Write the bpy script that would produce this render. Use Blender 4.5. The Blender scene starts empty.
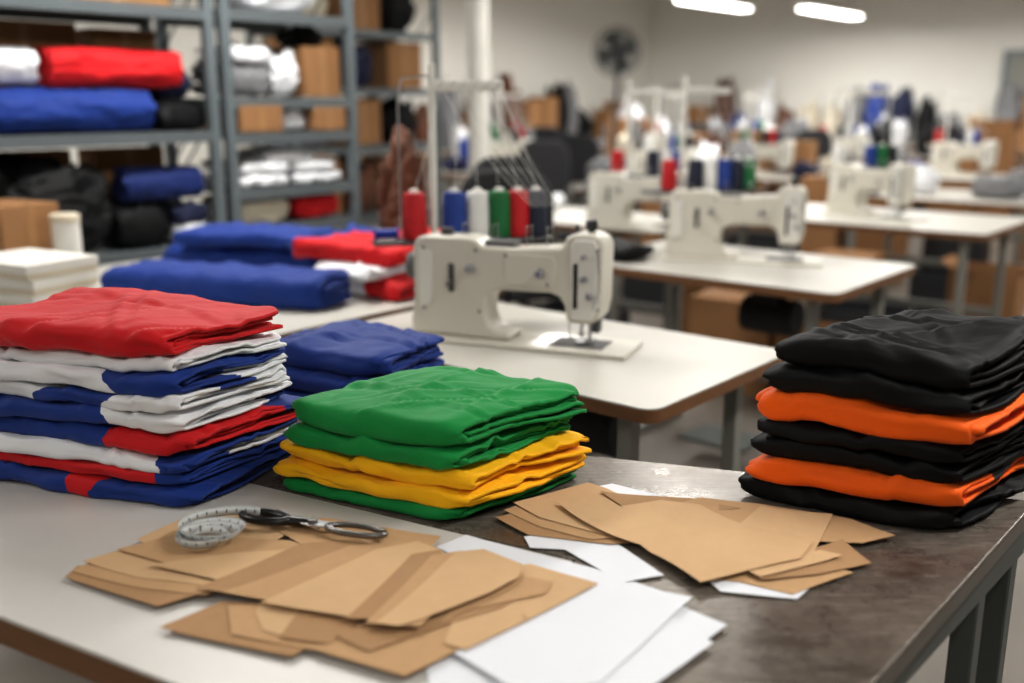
import bpy, bmesh, math, random
from mathutils import Vector, Matrix, noise
SC=bpy.context.scene; C=SC.collection
PI=math.pi
# ------------------------------------------------------------ camera model
F=1000.0; PITCH=math.atan(241.5/F); CZ=1.52; cp,sp=math.cos(PITCH),math.sin(PITCH)
def ray(px,py):
    u=(px-512)/F; v=(341.5-py)/F
    return Vector((u,cp+v*sp,-sp+v*cp))
def P(px,py,z):
    d=ray(px,py); t=(z-CZ)/d.z
    return Vector((d.x*t,d.y*t,z))
def Q(px,py,t):
    d=ray(px,py); return Vector((d.x*t,d.y*t,CZ+d.z*t))
E1=Vector((.766,-.643,0)); E2=Vector((.643,.766,0)); ROOM=-math.radians(40)
def E(a,b,z=0): return E1*a+E2*b+Vector((0,0,z))
# ------------------------------------------------------------ materials
def lin(c):
    return tuple(((x/255)/12.92 if x/255<=.04045 else ((x/255+.055)/1.055)**2.4) for x in c)+(1,)
def newmat(name):
    m=bpy.data.materials.new(name); m.use_nodes=True
    nt=m.node_tree; return m,nt,nt.nodes['Principled BSDF']
def N(nt,t,**k):
    n=nt.nodes.new(t)
    for a,b in k.items():
        if a in n.inputs: n.inputs[a].default_value=b
        else: setattr(n,a,b)
    return n
def mixc(nt,fac,a,b,blend='MIX'):
    n=nt.nodes.new('ShaderNodeMix'); n.data_type='RGBA'; n.blend_type=blend
    for s,v in ((n.inputs[0],fac),(n.inputs[6],a),(n.inputs[7],b)):
        if isinstance(v,(tuple,float,int)): s.default_value=v
        else: nt.links.new(v,s)
    return n.outputs[2]
def mat(name,c,rough=.5,metal=0,var=.12,scale=6,bump=0,bscale=60,stretch=(1,1,1),bdist=.002,coat=0):
    m,nt,b=newmat(name); c=lin(c)
    tc=N(nt,'ShaderNodeTexCoord'); mp=N(nt,'ShaderNodeMapping'); mp.inputs['Scale'].default_value=stretch
    nt.links.new(tc.outputs['Object'],mp.inputs[0])
    no=N(nt,'ShaderNodeTexNoise',Scale=scale,Detail=5.0); nt.links.new(mp.outputs[0],no.inputs['Vector'])
    dark=tuple(x*(1-var) for x in c[:3])+(1,); lt=tuple(min(1,x*(1+var)) for x in c[:3])+(1,)
    nt.links.new(mixc(nt,no.outputs['Fac'],dark,lt),b.inputs['Base Color'])
    b.inputs['Roughness'].default_value=rough; b.inputs['Metallic'].default_value=metal
    b.inputs['Coat Weight'].default_value=coat
    if bump:
        n2=N(nt,'ShaderNodeTexNoise',Scale=bscale,Detail=4.0); nt.links.new(mp.outputs[0],n2.inputs['Vector'])
        bp=N(nt,'ShaderNodeBump',Strength=bump,Distance=bdist); nt.links.new(n2.outputs['Fac'],bp.inputs['Height'])
        nt.links.new(bp.outputs[0],b.inputs['Normal'])
    return m
def cloth(name,c,c2=None,k=(1,0,0),rough=.7,band=None,bs=1.0,sheen=.08,spec=.3):
    """c2 shows where k0*u+k1*v > k2 (u along the front fold, v across)"""
    m,nt,b=newmat(name); c=lin(c)
    tc=N(nt,'ShaderNodeTexCoord')
    no=N(nt,'ShaderNodeTexNoise',Scale=9.0,Detail=4.0); nt.links.new(tc.outputs['Object'],no.inputs['Vector'])
    col=mixc(nt,no.outputs['Fac'],tuple(x*.88 for x in c[:3])+(1,),tuple(min(1,x*1.1) for x in c[:3])+(1,))
    if c2:
        c2=lin(c2); sx=N(nt,'ShaderNodeSeparateXYZ'); nt.links.new(tc.outputs['UV'],sx.inputs[0])
        def mth(op,a,bb):
            q=N(nt,'ShaderNodeMath',operation=op)
            for i,v in enumerate((a,bb)):
                if isinstance(v,(int,float)): q.inputs[i].default_value=v
                else: nt.links.new(v,q.inputs[i])
            return q.outputs[0]
        f=mth('ADD',mth('MULTIPLY',sx.outputs[0],k[0]),mth('MULTIPLY',sx.outputs[1],k[1]))
        f=mth('ADD',f,mth('MULTIPLY',mth('SUBTRACT',no.outputs['Fac'],.5),.12))
        g=mth('GREATER_THAN',f,k[2])
        if band is not None: g=mth('MULTIPLY',g,mth('LESS_THAN',f,k[2]+band))
        col=mixc(nt,g,col,c2)
    nt.links.new(col,b.inputs['Base Color'])
    b.inputs['Roughness'].default_value=rough; b.inputs['Sheen Weight'].default_value=sheen
    b.inputs['Specular IOR Level'].default_value=spec
    mp=N(nt,'ShaderNodeMapping'); mp.inputs['Rotation'].default_value=(0,0,.6); mp.inputs['Scale'].default_value=(1.0,2.2,1.6)
    nt.links.new(tc.outputs['Object'],mp.inputs[0])
    n1=N(nt,'ShaderNodeTexNoise',Scale=4.0,Detail=2.0,Distortion=.6); n1.noise_type='RIDGED_MULTIFRACTAL'
    n3=N(nt,'ShaderNodeTexNoise',Scale=18.0,Detail=2.0,Distortion=1.0)
    n2=N(nt,'ShaderNodeTexNoise',Scale=420.0,Detail=1.0)
    for n in (n1,n3): nt.links.new(mp.outputs[0],n.inputs['Vector'])
    nt.links.new(tc.outputs['Object'],n2.inputs['Vector'])
    b1=N(nt,'ShaderNodeBump',Strength=.42*bs,Distance=.010); nt.links.new(n1.outputs['Fac'],b1.inputs['Height'])
    b3=N(nt,'ShaderNodeBump',Strength=.22*bs,Distance=.006); nt.links.new(n3.outputs['Fac'],b3.inputs['Height']); nt.links.new(b1.outputs[0],b3.inputs['Normal'])
    b2=N(nt,'ShaderNodeBump',Strength=.12,Distance=.001); nt.links.new(n2.outputs['Fac'],b2.inputs['Height']); nt.links.new(b3.outputs[0],b2.inputs['Normal'])
    nt.links.new(b2.outputs[0],b.inputs['Normal'])
    return m
RED=(198,12,22); WHT=(228,229,232); BLU=(13,50,128); GRN=(0,134,60); YEL=(252,184,0); ORG=(252,102,4); BLK=(9,9,11); NAV=(18,25,56)
M={}
M['red']=cloth('red_cloth',RED); M['white']=cloth('white_cloth',WHT); M['blue']=cloth('blue_cloth',BLU)
M['green']=cloth('green_cloth',GRN); M['yellow']=cloth('yellow_cloth',YEL); M['orange']=cloth('orange_cloth',ORG)
M['black']=cloth('black_cloth',BLK,rough=.62,sheen=0,spec=.2,bs=.8); M['navy']=cloth('navy_cloth',NAV); M['brown']=cloth('brown_cloth',(92,54,34)); M['grey']=cloth('grey_cloth',(120,120,122)); M['cream']=cloth('cream_cloth',(205,195,175)); M['deepblue']=cloth('deep_blue_cloth',(14,36,96))
M['kraft']=mat('kraft_paper',(186,150,110),.9,var=.07,scale=60,bump=.1,bscale=300,bdist=.0006)
M['kraft2']=mat('kraft_paper_pale',(200,166,126),.9,var=.07,scale=40,bump=.1,bscale=300,bdist=.0006)
M['kraft3']=mat('kraft_paper_dark',(168,132,94),.9,var=.07,scale=50,bump=.1,bscale=300,bdist=.0006)
M['paper']=mat('white_paper',(224,226,231),.8,var=.02,scale=8)
M['carton']=mat('cardboard',(146,106,68),.85,var=.12,scale=10)
M['tape']=mat('packing_tape',(158,118,78),.35)
M['wood']=mat('wood_edge',(112,76,46),.55,var=.3,scale=12,stretch=(1,1,14))
M['lam2']=mat('sewing_laminate',(190,187,179),.42,var=.08,scale=3)
M['machine']=mat('machine_enamel',(208,204,192),.38,var=.04,scale=5,coat=.1)
M['steel']=mat('bright_steel',(185,185,188),.3,1,var=.1)
M['satin']=mat('satin_steel',(112,112,112),.75,.2,var=.1)
M['wornsteel']=mat('worn_shear_steel',(120,118,116),.32,.9,var=.25,scale=60)
M['dsteel']=mat('dull_steel',(90,90,92),.38,.9,var=.15)
M['leg']=mat('leg_paint',(132,132,126),.5,.2)
M['dleg']=mat('dark_leg_paint',(84,89,86),.45,.4,var=.2)
M['edge']=mat('table_metal_edge',(104,98,90),.38,.7,var=.25,scale=20)
M['rack']=mat('rack_grey_paint',(112,121,125),.4,.4,var=.12)
M['rackshelf']=mat('rack_shelf_grey',(102,109,112),.45,.35,var=.12)
M['plastic']=mat('black_plastic',(14,14,16),.3)
M['whiteplastic']=mat('white_plastic',(222,220,213),.45)
M['blueplastic']=mat('blue_plastic',(20,50,150),.35)
M['dark']=mat('dark_foam',(34,34,37),.8)
M['crate']=mat('dark_crate_plastic',(42,44,48),.5)
M['threadgrey']=mat('thread_strand',(225,225,222),.8)
for n,c in dict(red=(185,14,24),blue=(22,58,140),white=(228,228,226),green=(8,104,52),navy=(18,26,50),black=(20,20,22)).items():
    M['t_'+n]=mat('thread_'+n,c,.6,var=.1,bump=.6,bscale=90,stretch=(1,1,9),bdist=.002)
M['wall']=mat('wall_paint',(230,228,221),.85,var=.03,scale=1.5)
M['ceiling']=mat('ceiling_paint',(216,215,212),.9,var=.03,scale=1)
M['floor']=mat('floor_concrete',(118,111,103),.4,var=.16,scale=1.4,bump=.1,bscale=20)
def lam():
    m,nt,b=newmat('grey_laminate'); tc=N(nt,'ShaderNodeTexCoord')
    n1=N(nt,'ShaderNodeTexNoise',Scale=4.0,Detail=8.0,Roughness=.65); n2=N(nt,'ShaderNodeTexNoise',Scale=160.0,Detail=2.0)
    for n in (n1,n2): nt.links.new(tc.outputs['Object'],n.inputs['Vector'])
    c=mixc(nt,n1.outputs['Fac'],lin((172,169,164)),lin((212,209,204)))
    c=mixc(nt,n2.outputs['Fac'],c,lin((194,191,186))); nt.links.new(c,b.inputs['Base Color'])
    r=N(nt,'ShaderNodeMapRange'); r.inputs['To Min'].default_value=.25; r.inputs['To Max'].default_value=.5
    nt.links.new(n1.outputs['Fac'],r.inputs['Value']); nt.links.new(r.outputs[0],b.inputs['Roughness']); return m
M['lam']=lam()
def darkmetal():
    m,nt,b=newmat('worn_dark_steel'); tc=N(nt,'ShaderNodeTexCoord')
    def mapped(rot,sc):
        mp=N(nt,'ShaderNodeMapping'); mp.inputs['Rotation'].default_value=(0,0,rot); mp.inputs['Scale'].default_value=sc
        nt.links.new(tc.outputs['Object'],mp.inputs[0]); return mp.outputs[0]
    n1=N(nt,'ShaderNodeTexNoise',Scale=6.0,Detail=10.0,Roughness=.72); nt.links.new(tc.outputs['Object'],n1.inputs['Vector'])
    n4=N(nt,'ShaderNodeTexNoise',Scale=55.0,Detail=6.0,Roughness=.8); nt.links.new(tc.outputs['Object'],n4.inputs['Vector'])
    n2=N(nt,'ShaderNodeTexNoise',Scale=7.0,Detail=6.0,Roughness=.75); nt.links.new(mapped(.55,(1.6,42,1.6)),n2.inputs['Vector'])
    n3=N(nt,'ShaderNodeTexNoise',Scale=6.0,Detail=6.0,Roughness=.75); nt.links.new(mapped(-.8,(1.5,55,1.5)),n3.inputs['Vector'])
    r=N(nt,'ShaderNodeValToRGB'); e=r.color_ramp.elements
    e[0].position=.32; e[0].color=lin((86,78,70)); e[1].position=.70; e[1].color=lin((140,131,120))
    nt.links.new(n1.outputs['Fac'],r.inputs[0])
    def thresh(o,a,bb,mx=1.0):
        q=N(nt,'ShaderNodeMapRange'); q.inputs['From Min'].default_value=a; q.inputs['From Max'].default_value=bb; q.inputs['To Max'].default_value=mx
        nt.links.new(o,q.inputs['Value']); return q.outputs[0]
    c=mixc(nt,thresh(n4.outputs['Fac'],.48,.66,.5),r.outputs[0],lin((64,57,52)))
    c=mixc(nt,thresh(n2.outputs['Fac'],.56,.64,.8),c,lin((180,173,162)))
    c=mixc(nt,thresh(n3.outputs['Fac'],.57,.65,.6),c,lin((56,50,46)))
    nt.links.new(c,b.inputs['Base Color'])
    b.inputs['Metallic'].default_value=.4
    rr=N(nt,'ShaderNodeMapRange'); rr.inputs['From Min'].default_value=.3; rr.inputs['From Max'].default_value=.7; rr.inputs['To Min'].default_value=.2; rr.inputs['To Max'].default_value=.42
    nt.links.new(n1.outputs['Fac'],rr.inputs['Value']); nt.links.new(rr.outputs[0],b.inputs['Roughness'])
    bp=N(nt,'ShaderNodeBump',Strength=.2,Distance=.001); nt.links.new(n2.outputs['Fac'],bp.inputs['Height']); nt.links.new(bp.outputs[0],b.inputs['Normal'])
    return m
M['darkmetal']=darkmetal()
def emit(name,c,s):
    m,nt,b=newmat(name); b.inputs['Base Color'].default_value=(1,1,1,1)
    b.inputs['Emission Color'].default_value=c; b.inputs['Emission Strength'].default_value=s; return m
M['tube']=emit('lamp_tube',(1,.98,.95,1),10.0)
def tapemat():
    m,nt,b=newmat('tape_measure_print'); tc=N(nt,'ShaderNodeTexCoord'); sx=N(nt,'ShaderNodeSeparateXYZ'); nt.links.new(tc.outputs['UV'],sx.inputs[0])
    def mt(op,a,v):
        q=N(nt,'ShaderNodeMath',operation=op)
        for i,x in enumerate((a,v)):
            if isinstance(x,(int,float)): q.inputs[i].default_value=x
            else: nt.links.new(x,q.inputs[i])
        return q.outputs[0]
    fine=mt('LESS_THAN',mt('FRACT',mt('MULTIPLY',sx.outputs[0],300),0),.3)
    fine=mt('MULTIPLY',fine,mt('GREATER_THAN',mt('ABSOLUTE',mt('SUBTRACT',sx.outputs[1],.5),0),.36))
    big=mt('MULTIPLY',mt('LESS_THAN',mt('FRACT',mt('MULTIPLY',sx.outputs[0],70),0),.16),mt('LESS_THAN',mt('ABSOLUTE',mt('SUBTRACT',sx.outputs[1],.5),0),.18))
    f=mt('MAXIMUM',fine,big)
    nt.links.new(mixc(nt,f,lin((200,203,202)),lin((84,86,90))),b.inputs['Base Color']); b.inputs['Roughness'].default_value=.4; return m
M['tapem']=tapemat()
# ------------------------------------------------------------ builders
def tag(o,label=None,cat=None,group=None,kind=None):
    if label: o['label']=label
    if cat: o['category']=cat
    if group: o['group']=group
    if kind: o['kind']=kind
    return o
def thing(name,label,cat,loc=(0,0,0),rz=0,group=None):
    o=bpy.data.objects.new(name,None); C.objects.link(o); o.location=loc; o.rotation_euler=(0,0,rz); o.empty_display_size=.05
    return tag(o,label,cat,group)
class MB:
    def __init__(s): s.b=bmesh.new()
    def box(s,c,d,rz=0,M4=None):
        m=Matrix.Translation(Vector(c))@Matrix.Rotation(rz,4,'Z')
        if M4: m=Matrix.Translation(Vector(c))@M4
        bmesh.ops.create_cube(s.b,size=1,matrix=m@Matrix.Diagonal((d[0],d[1],d[2],1))); return s
    def cyl(s,p0,p1,r0,r1=None,n=16):
        r1=r0 if r1 is None else r1
        p0=Vector(p0);p1=Vector(p1);d=p1-p0
        m=Matrix.Translation((p0+p1)/2)@d.to_track_quat('Z','Y').to_matrix().to_4x4()
        bmesh.ops.create_cone(s.b,cap_ends=True,segments=n,radius1=r0,radius2=r1,depth=d.length,matrix=m); return s
    def tube(s,pts,r,n=8,closed=False):
        pts=[Vector(p) for p in pts]; rings=[]; L=len(pts)
        for i,p in enumerate(pts):
            a=pts[(i-1)%L] if (i>0 or closed) else p; b=pts[(i+1)%L] if (i<L-1 or closed) else p
            q=(b-a).to_track_quat('Z','Y')
            rings.append([s.b.verts.new(p+q@Vector((r*math.cos(2*PI*k/n),r*math.sin(2*PI*k/n),0))) for k in range(n)])
        for i in range(L if closed else L-1):
            A=rings[i];B=rings[(i+1)%L]
            for k in range(n): s.b.faces.new((A[k],A[(k+1)%n],B[(k+1)%n],B[k]))
        if not closed:
            s.b.faces.new(rings[0][::-1]); s.b.faces.new(rings[-1])
        return s
    def lathe(s,prof,c=(0,0,0),n=24):
        rings=[];c=Vector(c)
        for r,z in prof:
            rings.append([s.b.verts.new(c+Vector((r*math.cos(2*PI*k/n),r*math.sin(2*PI*k/n),z))) for k in range(n)])
        for A,B in zip(rings,rings[1:]):
            for k in range(n): s.b.faces.new((A[k],A[(k+1)%n],B[(k+1)%n],B[k]))
        s.b.faces.new(rings[0][::-1]); s.b.faces.new(rings[-1]); return s
    def prism(s,poly,lo,hi,axis='Z'):
        def v(p,h):
            return Vector((p[0],p[1],h)) if axis=='Z' else Vector((p[0],h,p[1]))
        A=[s.b.verts.new(v(p,lo)) for p in poly]; B=[s.b.verts.new(v(p,hi)) for p in poly]; n=len(poly)
        s.b.faces.new(A[::-1]); s.b.faces.new(B)
        for k in range(n): s.b.faces.new((A[k],A[(k+1)%n],B[(k+1)%n],B[k]))
        return s
    def build(s,name,m,parent=None,bevel=0,smooth=True,seg=2):
        bmesh.ops.recalc_face_normals(s.b,faces=s.b.faces)
        me=bpy.data.meshes.new(name); s.b.to_mesh(me); s.b.free()
        if smooth:
            for p in me.polygons: p.use_smooth=True
        me.materials.append(m)
        o=bpy.data.objects.new(name,me); C.objects.link(o)
        if parent: o.parent=parent
        if smooth: me.set_sharp_from_angle(angle=math.radians(38))
        if bevel:
            md=o.modifiers.new('bevel','BEVEL'); md.width=bevel; md.segments=seg; md.limit_method='ANGLE'; md.angle_limit=math.radians(40)
        return o
def dup(root,loc,rz=None,label=None,group=None,cat=None):
    r=root.copy(); C.objects.link(r); r.location=loc
    if rz is not None: r.rotation_euler=(0,0,rz)
    if label: r['label']=label
    if group: r['group']=group
    if cat: r['category']=cat
    for ch in list(root.children):
        c=ch.copy(); C.objects.link(c); c.parent=r
        for g in ch.children:
            d=g.copy(); C.objects.link(d); d.parent=c
    return r
def nz(x,y,z=0): return noise.noise(Vector((x,y,z)))
def rrect(hx,hy,r,k=4):
    out=[]
    for cx,cy,a0 in ((hx-r,hy-r,0),(-hx+r,hy-r,90),(-hx+r,-hy+r,180),(hx-r,-hy+r,270)):
        for i in range(k+1):
            a=math.radians(a0+90/k*i); out.append((cx+r*math.cos(a),cy+r*math.sin(a)))
    return out
# ------------------------------------------------------------ folded cloth
def garment(label,corner,ax,ay,L,W,z0,T,m,seed,n=2,group=None,cat='folded garment',name='folded_garment',zt=.88,res=.0055,rough=1.1,sag=.03,tf=.68,nc=13):
    rnd=random.Random(seed); sd=seed*7.31
    g=T/(2*n); prof=[]; nb=max(8,int(W/(res*1.5))); na=10
    for k in range(n):
        r=T/2-g*(k+.5); c=T*.36+k*.006
        bo=[(W-(W-c)*i/nb,T/2-r) for i in range(nb)]
        ar=[(c-r*.7*math.sin(PI*i/na)**.7,T/2-r*math.copysign(abs(math.cos(PI*i/na))**.8,math.cos(PI*i/na))) for i in range(na+1)]
        to=[(c+(W-c)*(i+1)/nb,T/2+r) for i in range(nb)]
        seq=bo+ar+to
        if k%2: seq=seq[::-1]
        if prof:
            prof.append((W+g*.4,(prof[-1][1]+seq[0][1])/2,k))
        prof+= [(b,z,k) for b,z in seq]
    cr=[]
    for i in range(int(nc*max(1,L/.35))):
        an=rnd.uniform(-.5,.9)+(PI/2 if rnd.random()<.4 else 0)
        cr.append((rnd.uniform(-.02,L),rnd.uniform(-.02,W),math.cos(an),math.sin(an),rnd.uniform(.002,.006)*rough,rnd.uniform(.005,.012),rnd.uniform(.06,.2)))
    nu=max(10,int(L/res)); bm=bmesh.new(); uvl=bm.loops.layers.uv.new('UVMap')
    ctr=Vector(corner[:2]).to_3d()+ax*(L/2)+ay*(W/2); ctr.z=z0
    grid=[];uvs={}
    for i in range(nu+1):
        a=L*i/nu; row=[]
        ea=math.exp(-(a/.022)**2); eb=math.exp(-((L-a)/.022)**2); ee=max(ea,eb)
        fa_=math.exp(-a/.02); fb_=math.exp(-(L-a)/.02)
        for j,(b,z,k) in enumerate(prof):
            top=1 if z>T/2 else -1
            s=b*top
            lay=k*3.7+(1.9 if top>0 else 0)
            aa=a+ea*(.004*k+.032*nz(b*4.5,lay,sd)+.004)-eb*(.004*k+.032*nz(b*4.5,lay,sd+9)+.004)
            bb=b+(.012*nz(a*6,sd,lay*.15)+.005*nz(a*15,sd,lay*.3))*(1-b/W)+.018*fa_*(1-b/W)+.016*fb_*(1-b/W)
            bb-= (b/W)*.016*fa_
            # sheet ends curl in a little, like soft folds
            zz=z+(T*.45-z)*.32*ee*(1-.5*(k>0))
            zf=z/T
            h=.007*nz(a*6+sd,b*6,1.3)+.0035*nz(a*15,b*15+sd,2.2)+.0010*nz(a*36,b*36+sd,lay)
            for (ca,cb,dx,dy,am,w,ln) in cr:
                ra=a-ca; rb=b-cb; al=ra*dx+rb*dy
                if abs(al)<2*ln:
                    d=(ra*dy-rb*dx)
                    if abs(d)<4*w: h+=am*math.exp(-(al/ln)**2)*(math.exp(-abs(d/w)**1.3)-.8*math.exp(-((d-1.5*w)/w)**2))
            zz+=rough*h*(.3+.7*zf)
            zz+=g*.85*nz(a*12,b*6,lay+sd)*(1-.3*ee)
            if b<T: bb+=rough*.004*nz(a*18,z*50,sd)
            p=Vector(corner[:2]).to_3d()+ax*aa+ay*bb
            hz=z0+zz-zt
            hz+=sag*hz*(nz(p.x*5+3,p.y*5,zt)*1.6)
            hz-= .12*T*math.exp(-((b)/.04)**2)*zf
            p.z=zt+max(hz,.001+g*tf*.5)
            v=bm.verts.new(p-ctr); row.append(v); uvs[v]=(a,s)
        grid.append(row)
    for i in range(nu):
        for j in range(len(prof)-1):
            f=bm.faces.new((grid[i][j],grid[i+1][j],grid[i+1][j+1],grid[i][j+1])); f.smooth=True
            for l in f.loops: l[uvl].uv=uvs[l.vert]
    bmesh.ops.recalc_face_normals(bm,faces=bm.faces)
    me=bpy.data.meshes.new(name); bm.to_mesh(me); bm.free(); me.materials.append(m)
    o=bpy.data.objects.new(name,me); C.objects.link(o); o.location=ctr
    so=o.modifiers.new('thick','SOLIDIFY'); so.thickness=g*tf; so.offset=0
    return tag(o,label,cat,group)
def unit(a): a=math.radians(a); return Vector((math.cos(a),math.sin(a),0))
def stack(base,fa,sa,items,group,zt,seed,L,W,cat='folded garment',sc=1.0):
    z=zt
    for i,(T,m,label,dL,dW,oa,ob,da,n) in enumerate(items):
        T*=sc
        ax=unit(fa+da); ay=unit(sa+da)
        c=Vector((base[0],base[1],0))+ax*oa+ay*ob
        garment(label,c,ax,ay,L+dL,W+dW,z,T*1.08,m,seed+i*3,n=n,group=group,zt=zt,cat=cat)
        z+=T
# ------------------------------------------------------------ setting
CH=3.7
def rotE(name,a0,a1,b0,b1,z0,z1,m):
    mb=MB(); mb.box(((a0+a1)/2,(b0+b1)/2,(z0+z1)/2),(abs(a1-a0),abs(b1-b0),abs(z1-z0)))
    o=mb.build(name,m,smooth=False); o.rotation_euler=(0,0,ROOM); tag(o,kind='structure'); return o
A0,A1,B0,B1=-9.4,6,-3.2,14.8
rotE('floor',A0,A1,B0,B1,-.1,0,M['floor'])
rotE('ceiling',A0,A1,B0,B1,CH,CH+.1,M['ceiling'])
rotE('wall_left',A0-.1,A0,B0,B1,0,CH,M['wall']); rotE('wall_right',A1,A1+.1,B0,B1,0,CH,M['wall'])
rotE('wall_back',A0,A1,B1,B1+.1,0,CH,M['wall']); rotE('wall_front',A0,A1,B0-.1,B0,0,CH,M['wall'])
rotE('baseboard_back',A0+.01,A1-.01,B1-.02,B1-.001,0,.12,M['dleg'])
rotE('baseboard_left',A0+.001,A0+.02,B0+.01,B1-.03,0,.12,M['dleg'])
wp=thing('wall_cabinet','pale grey wall cabinet on the far wall at right','wall cabinet',E(-3.2,B1-.06,1.85),ROOM)
MB().box((0,0,0),(1.3,.1,.62)).build('cabinet_body',M['rack'],wp,bevel=.01)
MB().box((0,-.06,0),(1.15,.02,.5)).build('door',M['leg'],wp,bevel=.005)
# ------------------------------------------------------------ front tables
ZT=.88
lt=thing('cutting_table','light grey laminate cutting table with wooden edge in the foreground','table',(0,0,0))
lv=[(-1.75,1.772),(-.155,.88),(.087,1.315),(-1.51,2.205)]
MB().prism(lv,ZT-.006,ZT).build('table_top',M['lam'],lt,bevel=.001,smooth=False)
MB().prism(lv,ZT-.042,ZT-.0062).build('wood_core',M['wood'],lt,smooth=False)
for x,y in ((-1.6,1.77),(-.2,.98),(-.02,1.29),(-1.45,2.08)):
    MB().box((x,y,(ZT-.042)/2),(.05,.05,ZT-.042),-.506).build('leg',M['dleg'],lt,bevel=.003)
dt=thing('metal_work_table','worn dark steel work table under the green and black stacks','table',(0,0,0))
dv=[(.86,1.535),(-.98,2.087),(-1.02,1.94),(.092,1.318),(-.153,.876),(-.18,.83),(.255,.83)]
MB().prism(dv,ZT-.005,ZT-.0005).build('table_top',M['darkmetal'],dt,bevel=.001,smooth=False)
MB().prism(dv,ZT-.036,ZT-.0052).build('metal_edge',M['edge'],dt,bevel=.003,smooth=False)
def bar(mb,p,q,w,z0,z1):
    p=Vector(p);q=Vector(q);d=q-p; mb.box(((p+q)/2).to_3d()+Vector((0,0,(z0+z1)/2)),(d.length,w,z1-z0),math.atan2(d.y,d.x)); return mb
bar(MB(),(.835,1.525),(.255,.875),.02,ZT-.085,ZT-.037).build('apron_rail',M['dleg'],dt,bevel=.002)
bar(MB(),(.80,1.528),(-.9,2.04),.02,ZT-.085,ZT-.037).build('apron_rail',M['dleg'],dt,bevel=.002)
for x,y in ((.80,1.50),(.69,1.375),(.285,.925),(-.88,2.0)):
    MB().box((x,y,(ZT-.037)/2),(.036,.036,ZT-.037),.85).build('leg',M['dleg'],dt,bevel=.003)
MB().tube([(.80,1.50,.25),(.285,.925,.25)],.014).build('stretcher',M['dleg'],dt)
# ------------------------------------------------------------ garment stacks
def cm(n,a,b,k,band=None): return cloth(n,a,b,k,band=band)
tri=[
 (.034,cm('blue_red_patch',BLU,RED,(1,0,.17),.06),'blue folded garment with red patch at bottom of left tricolour stack',.03,.02,-.005,-.005,1,3),
 (.020,cm('red_then_blue',RED,BLU,(-1,0,-.06)),'thin red folded garment second from bottom of left tricolour stack',.01,0,.006,.0,-1,2),
 (.030,cm('white_then_blue',WHT,BLU,(-1,.6,-.06)),'white folded garment with blue end, third from bottom of left stack',.03,.01,-.004,.0,1,2),
 (.036,cm('blue_then_red',BLU,RED,(-1,-.7,-.16)),'blue folded garment with red right half in left tricolour stack',.02,.02,.0,-.002,-2,3),
 (.031,cm('blue_then_white',BLU,WHT,(-1,.6,-.14)),'blue folded garment with white right half, middle of left stack',.01,0,.006,.005,2,3),
 (.027,cm('white_blue_wedge',WHT,BLU,(1,1.5,.13),.14),'white folded garment with blue wedge in left tricolour stack',.02,0,.012,.0,-1,2),
 (.033,cm('white_blue_end',WHT,BLU,(-1,.9,-.12)),'white folded garment with blue end, third from top of left stack',.0,.01,.008,.004,2,3),
 (.024,M['white'],'plain white folded garment directly under the red top one',.0,0,.022,.004,-2,2),
 (.046,M['red'],'red folded garment on top of the left tricolour stack',.01,.005,.018,.002,1,3)]
stack((-.522,1.492),161,58,tri,'tricolour garment stack at left',ZT,11,.46,.268,sc=1.03)
grn=[
 (.024,M['green'],'green folded garment at the bottom of the green and yellow stack',.01,.01,0,0,1,2),
 (.028,M['yellow'],'lower yellow folded garment in the green stack',.015,.01,-.003,-.002,0,2),
 (.030,M['yellow'],'upper yellow folded garment in the green stack',.01,.005,.0,.0,-1,2),
 (.032,M['green'],'green folded garment second from top, above the yellow ones',-.01,0,.006,.003,1.5,3),
 (.048,M['green'],'large green folded garment on top of green and yellow stack',-.012,.01,.008,.006,-1,3)]
stack((-.085,1.43),154,43,grn,'green and yellow garment stack',ZT,51,.345,.29,sc=1.02)
blk=[
 (.034,M['black'],'black folded garment at the bottom of the right stack',.01,.01,0,0,0,3),
 (.040,cm('orange_black_end',ORG,BLK,(-1,1.2,.16)),'lower orange folded garment in the black stack',0,0,.002,-.004,1,3),
 (.034,M['black'],'black folded garment just above the lower orange one',-.01,0,.01,.004,-1,3),
 (.026,M['black'],'black folded garment just below the upper orange one',-.015,0,.004,.0,1,2),
 (.048,M['orange'],'upper orange folded garment in the black stack',-.012,0,.0,-.004,-1,3),
 (.036,M['black'],'black folded garment second from top of right stack',-.03,0,.006,.004,1,3),
 (.052,M['black'],'black folded garment on top of the right stack',-.045,.01,.010,.008,-1,3)]
stack((.668,1.397),153,40,blk,'black and orange garment stack',ZT,91,.33,.33,sc=1.02)
bl=[(.047,M['blue'],'bottom blue folded garment behind the green stack',.0,0,0,0,0,3),
    (.047,M['blue'],'middle blue folded garment behind the green stack',-.01,0,.0,0,2,3),
    (.05,M['blue'],'top blue folded garment behind the green stack',-.02,-.01,.01,.005,-3,3)]
stack((-.255,1.90),152,62,bl,'blue garments behind the green stack',ZT,131,.34,.25)
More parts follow.
